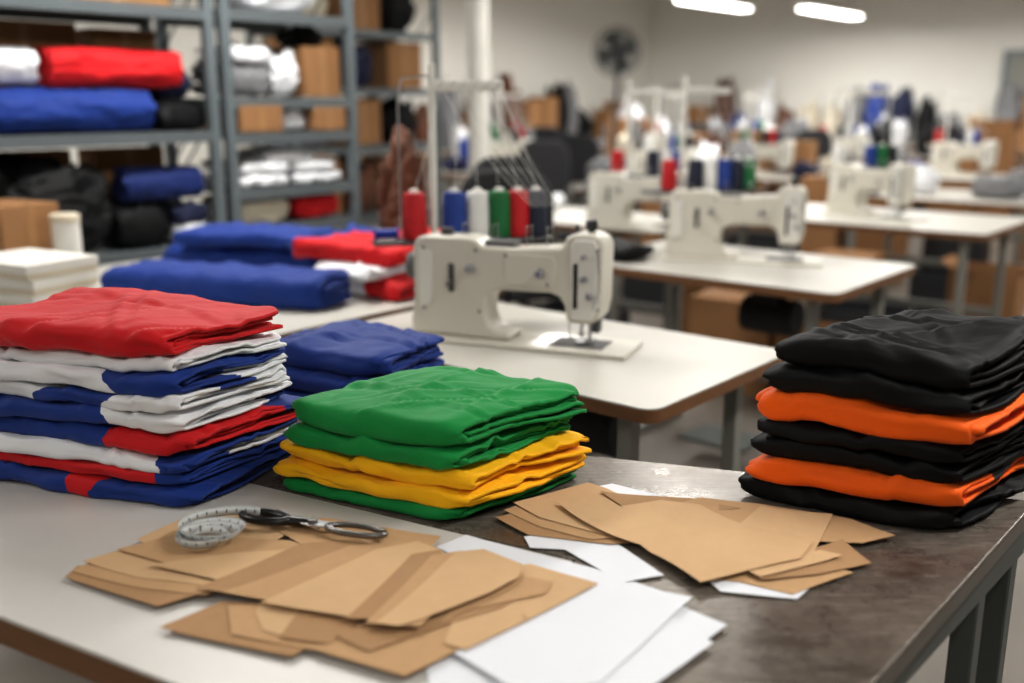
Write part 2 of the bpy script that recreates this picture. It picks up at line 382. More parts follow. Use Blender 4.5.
# ------------------------------------------------------------ papers
def sheet(name,label,cat,group,pix,layer,m,curl=0.0,z=ZT,zone=0):
    pts=[P(a,b,z) for a,b in pix]; c=sum(pts,Vector())/len(pts); c.z=z
    bm=bmesh.new(); f=bm.faces.new([bm.verts.new(p-c) for p in pts])
    bmesh.ops.triangulate(bm,faces=[f]); bmesh.ops.subdivide_edges(bm,edges=bm.edges[:],cuts=5,use_grid_fill=True)
    mx=max((p-c).length for p in pts)
    for v in bm.verts:
        w=v.co+c
        h=.0006+.0012*layer+.0020*(nz(w.x*7,w.y*7,zone)+.6)*min(1,layer/3)
        h+=curl*(v.co.length/mx)**4*max(0,nz(v.co.x*9+layer*1.7,v.co.y*9,zone)+.45)
        v.co.z=max(h,.0006)
    bmesh.ops.recalc_face_normals(bm,faces=bm.faces)
    me=bpy.data.meshes.new(name); bm.to_mesh(me); bm.free(); me.materials.append(m)
    for q in me.polygons: q.use_smooth=True
    o=bpy.data.objects.new(name,me); C.objects.link(o); o.location=c
    s=o.modifiers.new('thick','SOLIDIFY'); s.thickness=.0004; s.offset=1
    es=o.modifiers.new('edge','EDGE_SPLIT'); es.split_angle=math.radians(50)
    return tag(o,label,cat,group)
def arc(p,q,bend,n=6):
    out=[]; dx,dy=q[0]-p[0],q[1]-p[1]
    for i in range(n+1):
        t=i/n; k=4*t*(1-t)*bend
        out.append((p[0]+dx*t-dy*k,p[1]+dy*t+dx*k))
    return out
WS=[([(436,548),(466,536),(600,570),(690,601),(655,622),(560,600)],0,'white paper sheet peeking from under the right end of the left kraft patterns'),
    ([(470,575),(600,572),(727,628),(640,690),(560,720),(430,690),(420,640)],1,'large white paper sheet at bottom centre with right corner poking out'),
    ([(520,580),(610,585),(713,647),(640,700),(560,700),(480,640)],3,'white paper sheet below the kraft patterns, second at bottom centre'),
    ([(470,560),(560,575),(692,604),(600,690),(520,700),(440,650)],5,'topmost white paper sheet at bottom centre')]
for px,l,lab in WS: sheet('paper_sheet',lab,'paper sheet','white paper sheets at bottom centre',px,l,M['paper'],.003,zone=2)
KM=[M['kraft'],M['kraft2'],M['kraft3']]
LK=[
 ([(66,582),(78,571),(150,566),(232,590),(158,612)],4,2,'kraft pattern piece at the far left tip of the left group'),
 ([(72,577),(96,564),(170,563),(240,588),(206,602),(140,594)],5,0,'kraft pattern piece lying on the far left tip piece'),
 ([(84,568),(120,556),(250,560),(270,580),(222,594),(140,584)],6,1,'kraft pattern piece third from the left tip'),
 ([(160,633),(222,606),(262,607),(330,640),(292,662)],4,2,'kraft pattern piece pointing to lower left of left group'),
 ([(228,611),(300,610),(352,626),(320,657),(232,640)],5,0,'short kraft pattern piece below the long central one'),
 ([(256,618),(262,606),(345,627),(296,646),(262,636)],6,1,'small kraft flap near the bottom of left group'),
 ([(280,645),(300,618),(372,622),(330,652)],7,2,'narrow kraft wedge near the bottom of left group'),
 ([(315,657),(370,628),(500,598),(528,626),(462,655),(405,684)],6,0,'kraft pattern piece at the lower edge of left group'),
 ([(462,600),(500,574),(530,571),(598,590),(527,628),(466,658),(444,652)],7,1,'long kraft piece lying over the white paper at right of left group'),
 ([(336,645),(430,602),(530,600),(500,616),(440,634),(368,660)],8,2,'long kraft strip crossing the lower edge of left group'),
 ([(500,580),(552,590),(545,602),(470,618),(440,632),(470,596)],9,0,'narrow kraft strip at the right of the left group'),
 ([(138,546),(190,521),(262,518),(296,536),(240,570),(170,566)],7,1,'kraft pattern piece under the tape measure'),
 ([(118,557),(180,540),(290,548),(330,560),(250,588),(190,578)],8,0,'kraft pattern piece just in front of the tape measure'),
 ([(150,574),(236,560),(330,556),(300,574),(226,590)],9,1,'thin kraft strip in front of the tape measure'),
 ([(196,599),(300,553),(360,548),(382,560),(300,612)],10,2,'kraft pattern piece below the scissors'),
 ([(256,524),(330,526),(441,545),(428,560),(380,572),(300,552)],9,0,'kraft pattern piece under the scissors'),
 ([(222,604),(350,556),(400,551),(412,562),(330,620)],11,0,'long kraft pattern piece left of the large central one'),
 ([(262,614),(376,560),(418,552),(443,562),(400,606),(362,632)],12,1,'large central kraft pattern piece with slanted right edge'),
 ([(346,634),(412,566),(440,562),(450,572),(392,632)],13,2,'kraft pattern strip peeking beside the large central one'),
 ([(366,638),(432,568),(462,564),(490,574),(420,640)],14,0,'kraft pattern piece second from the top at right of left group'),
 ([(376,641),(456,566),(484,563),(522,577),(519,590),(490,606),(400,642)],15,1,'kraft pattern piece lying on top at right of left group')]
for px,l,k,lab in LK: sheet('kraft_pattern_piece',lab,'paper pattern','kraft paper patterns at left',px,l,KM[k],.004,zone=2)
RW=[([(596,487),(612,484),(666,497),(760,512),(700,545),(640,530)],0,'white sheet peeking out at the back of right kraft patterns'),
    ([(524,538),(545,535),(610,540),(664,577),(622,584),(565,551),(530,549)],1,'white sheet at the front left of right kraft patterns'),
    ([(700,575),(760,560),(815,585),(797,601),(720,593)],1,'white sheet under the front corner of right kraft patterns')]
for px,l,lab in RW: sheet('paper_sheet',lab,'paper sheet','white sheets under right kraft patterns',px,l,M['paper'],.001,zone=3)
RK=[
 ([(496,521),(530,511),(600,520),(640,545),(610,547),(560,541),(528,537)],2,2,'kraft pattern piece at the left tip of right group'),
 ([(504,514),(545,500),(600,512),(640,540),(590,543),(540,530)],3,0,'kraft pattern piece lying on the left tip of right group'),
 ([(513,508),(588,486),(606,492),(650,512),(660,540),(600,538),(540,522)],4,1,'kraft pattern piece at the back left of right group'),
 ([(690,580),(790,555),(853,575),(792,597),(738,584)],2,0,'kraft pattern piece at the front of right group'),
 ([(740,570),(842,545),(871,567),(816,579),(760,585)],4,2,'kraft pattern piece at the front right of right group'),
 ([(672,512),(700,503),(760,509),(850,524),(895,541),(862,548),(790,545)],5,0,'kraft pattern piece pointing to the right of right group'),
 ([(760,512),(832,522),(812,560),(730,570),(720,545)],6,1,'kraft pattern piece tucked in the middle of right group'),
 ([(600,497),(690,503),(740,514),(640,522)],5,2,'narrow kraft pattern piece at the back of right group'),
 ([(736,572),(820,556),(842,562),(760,584)],6,1,'narrow kraft strip at the front right of right group'),
 (arc((556,510),(640,552),.05)+arc((650,560),(700,590),-.03)+[(765,574),(800,566),(812,548)]+arc((790,540),(700,512),-.06)+[(660,507),(620,513)],8,1,'largest curved kraft pattern piece on top of right group')]
for px,l,k,lab in RK: sheet('kraft_pattern_piece',lab,'paper pattern','kraft paper patterns at right',px,l,KM[k],.004,zone=3)
# ------------------------------------------------------------ scissors
a=P(246,529,ZT);b=P(388,550,ZT);d=b-a
sc=thing('tailor_scissors','shears with one black and one metal handle loop lying on kraft patterns','scissors',((a+b)/2)+Vector((0,0,.0195)),math.atan2(d.y,d.x))
h=d.length/2
MB().tube([(-h*.68+h*.32*math.cos(2*PI*i/32),-.004+.0140*math.sin(2*PI*i/32),.007) for i in range(32)],.0068,12,closed=True).build('finger_loop',M['plastic'],sc)
MB().tube([(-h*.38,-.004,.007),(-h*.22,-.001,.006),(-h*.06,.002,.005)],.0068,12).build('shank',M['plastic'],sc)
MB().prism([(-h*.72,.036),(-h*.45,.030),(-h*.1,.014),(h*.12,.003),(h*.08,-.008),(-h*.16,-.003),(-h*.5,.019)],.001,.004).build('blade',M['steel'],sc,bevel=.0008)
MB().prism([(-h*.30,.013),(-h*.05,.013),(h*.28,.007),(h*.25,-.009),(-h*.05,-.011),(-h*.25,-.004)],.0045,.008).build('blade',M['steel'],sc,bevel=.0012)
MB().tube([(h*.58+h*.39*math.cos(2*PI*i/32),-.002+.0150*math.sin(2*PI*i/32),.006) for i in range(32)],.0048,10,closed=True).build('thumb_loop',M['wornsteel'],sc)
MB().cyl((-h*.03,.001,.001),(-h*.03,.001,.0125),.0075,n=20).build('pivot_screw',M['wornsteel'],sc,bevel=.0008)
# ------------------------------------------------------------ measuring tape
tp=P(207,552,ZT)+Vector((0,0,.0135))
bm=bmesh.new(); uvl=bm.loops.layers.uv.new('UVMap'); rows=[]; s=0; prev=None
n=260
for i in range(n):
    t=i/(n-1)*2*PI*4.2
    r=.0215+.0016*t/PI+.0045*math.sin(t*.77+.5)
    if i>n-40:
        k=(i-(n-40))/40; r+=.034*k*k
    m_=1/(1+math.exp(-(t-4*PI)))
    cx=-.009+.020*m_; cy=.010*m_
    p=Vector((cx+r*1.2*math.cos(-t+2.2),cy+r*math.sin(-t+2.2),.0))
    if prev is not None: s+=(p-prev).length
    prev=p
    rad=Vector((math.cos(-t+2.2),math.sin(-t+2.2),0))
    tl=.55+.35*math.sin(t*.43)
    up=(Vector((0,0,1))*math.cos(tl)+rad*math.sin(tl))*.0145
    lift=Vector((0,0,.0008+.0028*t/(2*PI)))
    rows.append((bm.verts.new(p+lift),bm.verts.new(p+lift+up),s))
for (a0,a1,s0),(b0,b1,s1) in zip(rows,rows[1:]):
    f=bm.faces.new((a0,b0,b1,a1)); f.smooth=True
    for l,uv in zip(f.loops,((s0,0),(s1,0),(s1,1),(s0,1))): l[uvl].uv=uv
me=bpy.data.meshes.new('measuring_tape'); bm.to_mesh(me); bm.free(); me.materials.append(M['tapem'])
o=bpy.data.objects.new('measuring_tape',me); C.objects.link(o); o.location=tp
q=o.modifiers.new('t','SOLIDIFY'); q.thickness=.0004
tag(o,'coiled white measuring tape with black marks left of the scissors','measuring tape')
# ------------------------------------------------------------ back table, rolls, boxes
def rect_table(name,label,e1c,e2c,sx,sy,z,topm,legm,cat='table',th=.03,rz=ROOM,edge=None,group=None,motor=False):
    t=thing(name,label,cat,E(e1c,e2c,0),rz,group)
    MB().prism(rrect(sx/2,sy/2,.04),z-.004,z).build('table_top',topm,t,smooth=False)
    MB().prism(rrect(sx/2-.0005,sy/2-.0005,.04),z-th,z-.0042).build('edge_band',edge or M['wood'],t)
    for X in (-1,1):
        for Y in (-1,1):
            MB().box((X*(sx/2-.12),Y*(sy/2-.09),(z-th)/2+.02),(.04,.04,z-th-.04)).build('leg',legm,t,bevel=.003)
        MB().box((X*(sx/2-.12),0,.02),(.05,sy-.06,.04)).build('foot_bar',legm,t,bevel=.003)
    MB().box((0,sy/2-.09,.3),(sx-.26,.03,.05)).build('cross_rail',legm,t,bevel=.003)
    MB().box((0,0,z-th-.02),(sx-.2,.05,.035)).build('top_rail',legm,t,bevel=.003)
    if motor:
        MB().cyl((.05,0,z-th-.17),(.28,0,z-th-.17),.075,n=20).build('motor',M['dark'],t,bevel=.004)
        MB().box((.15,0,z-th-.09),(.12,.1,.1)).build('motor_bracket',M['dark'],t,bevel=.004)
        MB().box((0,-.05,.1),(.3,.22,.02)).build('pedal',M['dleg'],t,bevel=.004)
    return t
rect_table('sorting_table','light sorting table behind the tricolour stack holding fabric rolls and boxes',-3.12,2.03,1.57,1.46,.86,M['lam2'],M['leg'])
def roll(label,p0,p1,r,m,group=None,seed=1,flat=1.0,cat='fabric roll',name='fabric_roll'):
    p0=Vector(p0);p1=Vector(p1);d=p1-p0;L=d.length;mid=(p0+p1)/2
    t=thing(name,label,cat,mid-Vector((0,0,r*flat)),math.atan2(d.y,d.x),group)
    bm=MB(); rings=[];n=48;nr=50
    pr=[(0,.88),(.0,.96)]+[(i/nr,1.0) for i in range(nr+1)]+[(1,.96),(1,.88)]
    for j,(x,k) in enumerate(pr):
        ring=[]
        xx=(x-.5)*L+(-.004 if j==0 else (.004 if j==len(pr)-1 else 0))
        for q in range(n):
            a=2*PI*q/n; ca,sa=math.cos(a),math.sin(a)
            sp_=.06*((a/(2*PI)+.2)%1.0)
            rr=r*k*(.92+.12*nz(x*L*4,ca*1.4+seed,sa*1.4)+.16*(abs(nz(x*L*9+a*.5,ca*2.2,sa*2.2+seed)))+.05*nz(x*L*24,ca*5,sa*5+seed)+sp_)
            ring.append(bm.b.verts.new((xx+.03*nz(ca*2,sa*2,seed)*(1 if x in(0,1) else 0),rr*ca,max(.003,r*flat+rr*flat*sa))))
        rings.append(ring)
    for A,B in zip(rings,rings[1:]):
        for q in range(n): bm.b.faces.new((A[q],A[(q+1)%n],B[(q+1)%n],B[q]))
    bm.b.faces.new(rings[0][::-1]); bm.b.faces.new(rings[-1])
    bm.build('rolled_fabric',m,t)
    for sgn in (-1,1):
        e=MB(); pts=[]
        for i in range(90):
            a=i/89*2*PI*4; rr=r*(.10+.78*i/89)
            pts.append((sgn*(L/2+.002),rr*math.cos(a),r*flat+rr*flat*math.sin(a)))
        e.tube(pts,r*.085,6)
        e.build('roll_end',m,t)
    return t
FG=dict(zt=.86,cat='folded fabric',name='folded_fabric',res=.011)
garment('blue fabric bolt lying at the front of the sorting table',P(318,314,.86),unit(163),unit(62),.84,.20,.86,.115,M['blue'],300,n=4,rough=.9,**FG)
garment('wide blue folded fabric behind the front blue bolt',P(330,285,.86),unit(163),unit(60),.74,.26,.86,.13,M['blue'],302,n=4,rough=1.0,**FG)
garment('blue folded fabric lying on top of the wide blue one',P(322,285,.86)+Vector((-.10,.02,0)),unit(168),unit(55),.52,.24,.99,.06,M['blue'],301,n=3,rough=1.1,**FG)
garment('red and white folded fabric at right of the blue fabric',P(398,304,.86),unit(140),unit(60),.33,.36,.86,.07,cm('red_white_end',RED,WHT,(1,-1,.16),.12),311,n=3,rough=1.8,**FG)
garment('white folded fabric between blue bolt and red fabric',P(384,304,.86)+Vector((-.05,0,0)),unit(140),unit(60),.30,.34,.925,.045,M['white'],314,n=3,rough=1.8,**FG)
garment('red folded fabric draped on top of the white one',P(402,302,.86)+Vector((-.02,.03,0)),unit(152),unit(60),.48,.32,.965,.08,cm('red_blue_end',RED,BLU,(1,.8,.46)),317,n=3,rough=2.0,**FG)
pb=P(48,318,.86)
z=.86
labs=['bottom white flat box of the stack at far left','second white flat box from bottom of the stack at far left','second white flat box from top of the stack at far left','top white flat box of the stack at far left']
for i in range(4):
    h=.047; t=thing('flat_box',labs[i],'box',(pb.x-.07+.006*(i%2),pb.y+.04,z),-.45+.05*((i*7)%3-1),'stack of white flat boxes')
    MB().box((0,0,h*.32),(.33,.25,h*.64)).build('box_base',M['cream'],t,bevel=.002)
    MB().box((0,0,h*.7),(.337,.257,h*.56)).build('lid',M['whiteplastic'],t,bevel=.002)
    z+=h
def carton(label,loc,rz,w,d,h,group=None,flaps=False):
    t=thing('cardboard_box',label,'cardboard box',loc,rz,group)
    if flaps:
        mb=MB(); th=.006; W,D=w/2,d/2
        o_=[mb.b.verts.new(Vector((x,y,zz))) for zz in (0,h) for x,y in ((-W,-D),(W,-D),(W,D),(-W,D))]
        i_=[mb.b.verts.new(Vector((x,y,zz))) for zz in (th,h) for x,y in ((-W+th,-D+th),(W-th,-D+th),(W-th,D-th),(-W+th,D-th))]
        fn=mb.b.faces.new
        fn(o_[0:4]); fn(i_[0:4])
        for k in range(4):
            k2=(k+1)%4
            fn((o_[k],o_[k2],o_[4+k2],o_[4+k])); fn((i_[k],i_[k2],i_[4+k2],i_[4+k])); fn((o_[4+k],o_[4+k2],i_[4+k2],i_[4+k]))
        mb.build('box_body',M['carton'],t,smooth=False)
        for s in (-1,1):
            MB().box((s*(w/2+.03),0,h+.02),(.07,d,.005),M4=Matrix.Rotation(-s*.6,4,'Y')).build('flap',M['carton'],t)
    else:
        MB().box((0,0,h/2),(w,d,h)).build('box_body',M['carton'],t,bevel=.004)
        MB().box((0,0,h/2),(w+.002,.035,h+.002)).build('tape_strip',M['tape'],t)
    return t
q=Q(22,250,3.75); carton('cardboard box behind the white flat boxes at far left',(q.x-.05,q.y,.86),-.5,.3,.24,.29)
q=Q(68,250,3.7)
t=thing('white_canister','white round canister beside the cardboard box at far left','canister',(q.x,q.y,.86))
MB().lathe([(.048,0),(.05,.01),(.05,.225),(.046,.23)],n=28).build('canister_body',M['whiteplastic'],t)
MB().lathe([(.052,.225),(.053,.25),(.046,.255)],n=28).build('lid',M['cream'],t)
def heap(label,loc,sx,sy,sz,m,seed,cat='fabric pile',name='fabric_pile',group=None,rz=0,sharp=1.0,pw=.5,sub=5):
    bm=bmesh.new(); bmesh.ops.create_icosphere(bm,subdivisions=sub,radius=1)
    for v in bm.verts:
        c=v.co.copy(); 
        zz=max(0,c.z*.5+.5)**.75
        k=.92+.16*sharp*nz(c.x*1.6+seed,c.y*1.6,c.z*1.6)+.12*sharp*(1-2.4*abs(nz(c.x*2.2,c.y*2.2+seed,c.z*7)))+.07*(1-2*abs(nz(c.x*5,c.y*5,c.z*14+seed)))
        k*=.92
        x=math.copysign(abs(c.x)**pw,c.x); y=math.copysign(abs(c.y)**pw,c.y) 
        v.co=Vector((x*k*sx/2*(.86+.14*(1-zz)),y*k*sy/2*(.86+.14*(1-zz)),max(0,(zz-.06))*k*sz*(1+.35*nz(c.x*1.5+seed,c.y*1.5,7))))
    for f in bm.faces: f.smooth=True
    me=bpy.data.meshes.new(name); bm.to_mesh(me); bm.free(); me.materials.append(m)
    o=bpy.data.objects.new(name,me); C.objects.link(o); o.location=loc; o.rotation_euler=(0,0,rz)
    return tag(o,label,cat,group)
q=Q(404,240,3.85); heap('brown sack standing behind the front thread stand',(q.x,q.y,.86),.19,.18,.53,M['brown'],4,cat='sack',name='sack')
# ------------------------------------------------------------ racks
def rack(label,a,b0,b1,depth,h,shelves,group=None):
    t=thing('shelving_rack',label,'shelving rack',E(a-depth/2,(b0+b1)/2,0),ROOM,group)
    L=b1-b0
    for X in (-1,1):
        for Y in (-1,1):
            MB().box((X*(depth/2-.0225),Y*(L/2-.022),h/2),(.045,.045,h)).build('upright',M['rack'],t,bevel=.003)
    for z in shelves:
        mb=MB(); D=depth/2-.003
        mb.prism([(-D,z-.05),(-D+.014,z-.05),(-D+.014,z-.018),(D-.014,z-.018),(D-.014,z-.05),(D,z-.05),(D,z),(-D,z)],-L/2+.006,L/2-.006,'Y')
        mb.build('shelf',M['rackshelf'],t,smooth=False)
    for Y in (-1,1):
        for zb in (.4,1.1,1.75):
            MB().tube([(-depth/2+.03,Y*(L/2-.02),zb),(depth/2-.03,Y*(L/2-.02),zb+.45)],.006,6).build('side_brace',M['rack'],t)
    return t
RA=-3.99
rack('grey metal shelving rack at far left with red and blue rolls',RA,1.62,2.70,.55,2.45,(.15,.88,1.385,1.91))
rack('grey metal shelving rack second from the left with cartons',RA,2.74,3.52,.55,2.45,(.15,.6,.93,1.11,1.37,1.53,1.92))
rack('distant shelving rack behind the second rack',-5.5,4.3,5.7,.5,2.5,(.2,.7,1.2,1.6,2.0))
def R(e2,e1,z): return E(e1,e2,z)
def fold(label,e2,e1,w,dd,z,T,m,seed,n=3):
    return garment(label,R(e2+w/2,e1,0),-E2,-E1,w,dd,z,T,M[m],seed,n=n,zt=z,cat='folded cloth',name='folded_cloth',sag=0,res=.016,rough=1.8)
roll('red fabric roll on the upper shelf of the left rack',R(1.98,-4.12,1.385+.265),R(2.56,-4.12,1.385+.265),.085,M['red'],seed=8)
roll('white fabric roll at the far left end of the upper shelf',R(1.66,-4.14,1.385+.27),R(1.93,-4.14,1.385+.27),.075,M['white'],seed=9)
roll('blue fabric roll under the red one, front of upper shelf',R(1.72,-4.11,1.387+.09),R(2.40,-4.11,1.387+.09),.09,M['blue'],seed=10)
roll('dark blue fabric roll behind the front blue roll on upper shelf',R(1.72,-4.30,1.387+.085),R(2.3,-4.30,1.387+.085),.085,M['navy'],seed=12)
fold('black folded fabric at the right end of the upper shelf of left rack',2.54,-4.03,.22,.24,1.387,.13,'black',15,n=4)
heap('dark bundle on the black folded fabric, upper shelf of left rack',R(2.55,-4.17,1.525),.22,.2,.16,M['navy'],16,rz=ROOM,sub=4)
carton('cardboard box at the back of the upper shelf of the left rack',R(2.47,-4.42,1.387),ROOM,.16,.30,.44)
carton('cardboard box at the back of upper shelf behind the red roll',R(2.05,-4.46,1.387),ROOM,.10,.46,.46)
heap('black fabric pile on the lower shelf of the left rack',R(1.93,-4.16,.885),.36,.56,.42,M['black'],21,rz=ROOM)
fold('black folded fabric right of the black pile on lower shelf',2.33,-4.04,.24,.26,.885,.2,'black',22,n=4)
roll('dark blue fabric roll on the lower shelf near the rack post',R(2.26,-4.12,1.17),R(2.62,-4.10,1.15),.075,M['deepblue'],seed=14)
fold('white folded cloth under the dark blue roll',2.56,-4.02,.16,.2,.885,.08,'white',23)
fold('dark folded fabric under the dark blue roll',2.56,-4.03,.16,.26,.965,.10,'navy',24)
carton('cardboard box on the top shelf of the left rack',R(2.3,-4.25,1.915),ROOM,.34,.5,.26)
heap('black fabric bundle on the top shelf of the left rack',R(1.85,-4.25,1.915),.36,.4,.3,M['black'],26,rz=ROOM)
carton('cardboard box on lower shelf behind the dark blue roll',R(2.45,-4.43,.885),ROOM,.16,.34,.42)
carton('cardboard box on lower shelf behind the black fabric',R(1.95,-4.46,.885),ROOM,.10,.5,.42)
fold('grey folded fabric on the upper shelf of the second rack',2.92,-4.03,.24,.32,1.535,.15,'grey',31,n=4)
fold('white folded fabric on the grey one, upper shelf of second rack',2.93,-4.03,.23,.3,1.685,.08,'white',32)
heap('white plastic bag on the upper shelf of the second rack',R(3.13,-4.16,1.535),.3,.17,.25,M['white'],38,rz=ROOM)
carton('cardboard box at right on upper shelf of second rack',R(3.34,-4.2,1.535),ROOM,.34,.22,.24)
heap('dark bundle on the carton, upper shelf of second rack',R(3.34,-4.2,1.78),.26,.2,.10,M['black'],37,rz=ROOM,sub=4)
carton('small cardboard box at left on shelf below the grey fabric',R(2.93,-4.16,1.375),ROOM,.34,.24,.12)
fold('white folded cloth on the shelf below the grey fabric',3.15,-4.03,.16,.3,1.375,.10,'white',39)
carton('pale cardboard box at right on shelf below the grey fabric',R(3.34,-4.16,1.375),ROOM,.34,.2,.11)
for i,(e,zz,w) in enumerate(((2.95,1.115,.31),(3.29,1.115,.31),(2.97,1.175,.29),(3.28,1.175,.27),(3.12,1.225,.29))):
    fold('white folded cloth %s on middle shelf of second rack'%['at lower left','at lower right','at upper left','at upper right','topmost'][i],e,-4.03,w,.34,zz,.055,'white',400+i,n=2)
fold('cream folded cloth on the low shelf of the second rack',2.96,-4.03,.3,.32,.935,.13,'cream',33,n=4)
fold('red folded cloth on the low shelf of the second rack',3.29,-4.03,.3,.3,.935,.12,'red',34,n=4)
heap('white plastic bag on the top shelf of the second rack',R(3.15,-4.2,1.925),.34,.5,.25,M['white'],36,rz=ROOM)
carton('cardboard box on the bottom shelves of second rack',R(3.1,-4.2,.605),ROOM,.36,.6,.24)
DR=[(4.55,1.205,.34,0,'grey','left on the middle'),(4.97,1.205,.33,1,'','centre on the middle'),(5.4,1.205,.34,0,'black','right on the middle'),(4.55,1.605,.33,1,'','left on the upper'),(4.97,1.605,.34,0,'navy','centre on the upper'),(5.4,1.605,.33,1,'','right on the upper'),(4.57,2.005,.4,0,'cream','left on the top'),(4.99,2.005,.4,1,'','centre on the top'),(5.42,2.005,.4,0,'black','right on the top'),(4.57,.705,.4,1,'','left on the low'),(4.99,.705,.4,0,'brown','centre on the low'),(5.42,.705,.4,1,'','right on the low')]
for i,(e,zz,h,k,mn,l) in enumerate(DR):
    if k: carton('cardboard box %s shelf of the distant rack'%l,R(e,-5.75,zz),ROOM,.36,.34,h)
    else: heap('%s cloth bundle %s shelf of the distant rack'%(mn,l),R(e,-5.75,zz),.36,.36,h,M[mn],40+i,rz=ROOM,sub=4)
# ------------------------------------------------------------ sewing machine
def machine(label,loc,rz):
    t=thing('sewing_machine',label,'sewing machine',loc,rz,'industrial sewing machines')
    def X(p): return [(x-.28,z) for x,z in p]
    body=[(-.012,.012),(.29,.012),(.29,.030),(.252,.036),(.226,.050),(.214,.085),(.218,.126),(.232,.145),(.26,.153),(.405,.155),(.432,.146),(.446,.126),(.452,.088),(.460,.078),(.515,.076),(.53,.082),(.545,.10),(.553,.14),(.555,.290),(.545,.310),(.52,.318),(.472,.318),(.450,.308),(.438,.280),(.30,.270),(.21,.270),(.19,.286),(.165,.293),(.03,.293),(.008,.285),(-.004,.264),(-.004,.12),(-.014,.05)]
    mb=MB(); mb.prism(X(body),-.05,.05,'Y'); mb.build('arm_body',M['machine'],t,bevel=.009,seg=3)
    mb=MB(); mb.box((.02,0,.006),(.66,.185,.012)); mb.build('bed_plate',M['machine'],t,bevel=.004)
    MB().box((.20,0,.0135),(.15,.10,.003)).build('needle_plate',M['satin'],t,bevel=.001)
    MB().box((.205,0,.0155),(.035,.06,.002)).build('feed_dog_plate',M['dsteel'],t)
    mb=MB(); mb.prism(X([(.468,.09),(.525,.088),(.54,.12),(.542,.285),(.53,.304),(.478,.304),(.466,.285)]),-.057,-.05,'Y'); mb.build('face_plate',M['whiteplastic'],t,bevel=.003)
    MB().prism(X([(.475,.12),(.486,.12),(.486,.24),(.475,.24)]),-.059,-.056,'Y').build('lever_slot',M['plastic'],t)
    MB().prism(X([(.275,.170),(.420,.170),(.424,.235),(.414,.256),(.285,.256),(.272,.24)]),-.054,-.05,'Y').build('cover_plate',M['machine'],t,bevel=.002)
    MB().lathe([(.0012,.017),(.0012,.035),(.008,.036),(.008,.05),(.005,.051),(.005,.085)],(.205,-.01,0),n=12).build('needle_bar',M['steel'],t)
    MB().cyl((.228,-.006,.03),(.228,-.006,.09),.0055).build('presser_bar',M['steel'],t)
    MB().prism([(.19,.0175),(.24,.0175),(.243,.032),(.222,.034),(.215,.022),(.19,.021)],-.02,-.002,'Y').build('presser_foot',M['steel'],t)
    MB().prism([(.236,.05),(.256,.05),(.256,.085),(.236,.085)],-.02,.01,'Y').build('lifter_bracket',M['dsteel'],t,bevel=.002)
    MB().tube([(.185,-.03,.10),(.18,-.045,.07),(.185,-.045,.04),(.20,-.03,.03)],.0025,6).build('finger_guard',M['steel'],t)
    MB().lathe([(.010,.310),(.010,.330),(.016,.330),(.016,.348),(.011,.352)],(.225,0,0)).build('pressure_knob',M['dsteel'],t)
    MB().cyl((.185,0,.31),(.185,0,.337),.006).build('oil_cap',M['dsteel'],t,bevel=.002)
    MB().cyl((-.20,0,.290),(-.20,0,.312),.018).build('filler_cap',M['dsteel'],t,bevel=.003)
    MB().box((-.03,0,.277),(.09,.05,.016)).build('top_guide_block',M['satin'],t,bevel=.003)
    for x,z,r in ((.10,.208,.015),(.224,.20,.012),(.240,.155,.012),(.224,.26,.009)):
        MB().cyl((x,-.05,z),(x,-.070,z),r,r*.7).build('tension_dial',M['steel'],t,bevel=.002)
    MB().cyl((-.288,0,.20),(-.318,0,.20),.040,n=28).build('handwheel',M['satin'],t,bevel=.008)
    MB().prism(X([(.015,.09),(.035,.09),(.055,.11),(.055,.25),(.015,.26)]),-.0535,-.05,'Y').build('belt_cover',M['whiteplastic'],t,bevel=.002)
    MB().box((-.165,-.052,.18),(.016,.008,.08)).build('stitch_lever_slot',M['dsteel'],t,bevel=.003)
    MB().tube([(-.165,-.05,.17),(-.165,-.085,.165)],.005).build('stitch_lever',M['steel'],t)
    MB().cyl((-.105,-.05,.21),(-.105,-.066,.21),.014,n=24).build('stitch_dial',M['steel'],t,bevel=.003)
    for x,z in ((-.25,.26),(-.09,.26),(-.25,.09),(-.08,.09),(.0,.25),(.12,.178),(.26,.28),(.26,.12)):
        MB().cyl((x,-.049,z),(x,-.0545,z),.0045).build('screw',M['satin'],t)
    MB().tube([(.25,-.03,.295),(.262,-.065,.275),(.27,-.072,.22),(.268,-.065,.17),(.25,-.055,.12)],.003,6).build('thread_lever',M['steel'],t)
    for x in (-.15,-.06,.04,.10):
        MB().tube([(x,.0,.265),(x,0,.325),(x+.015,0,.33),(x+.015,0,.29)],.0028,6).build('thread_guide',M['steel'],t)
    return t
CP=[-.058,.064,.134,.202,.262,.318]; TZ=.252
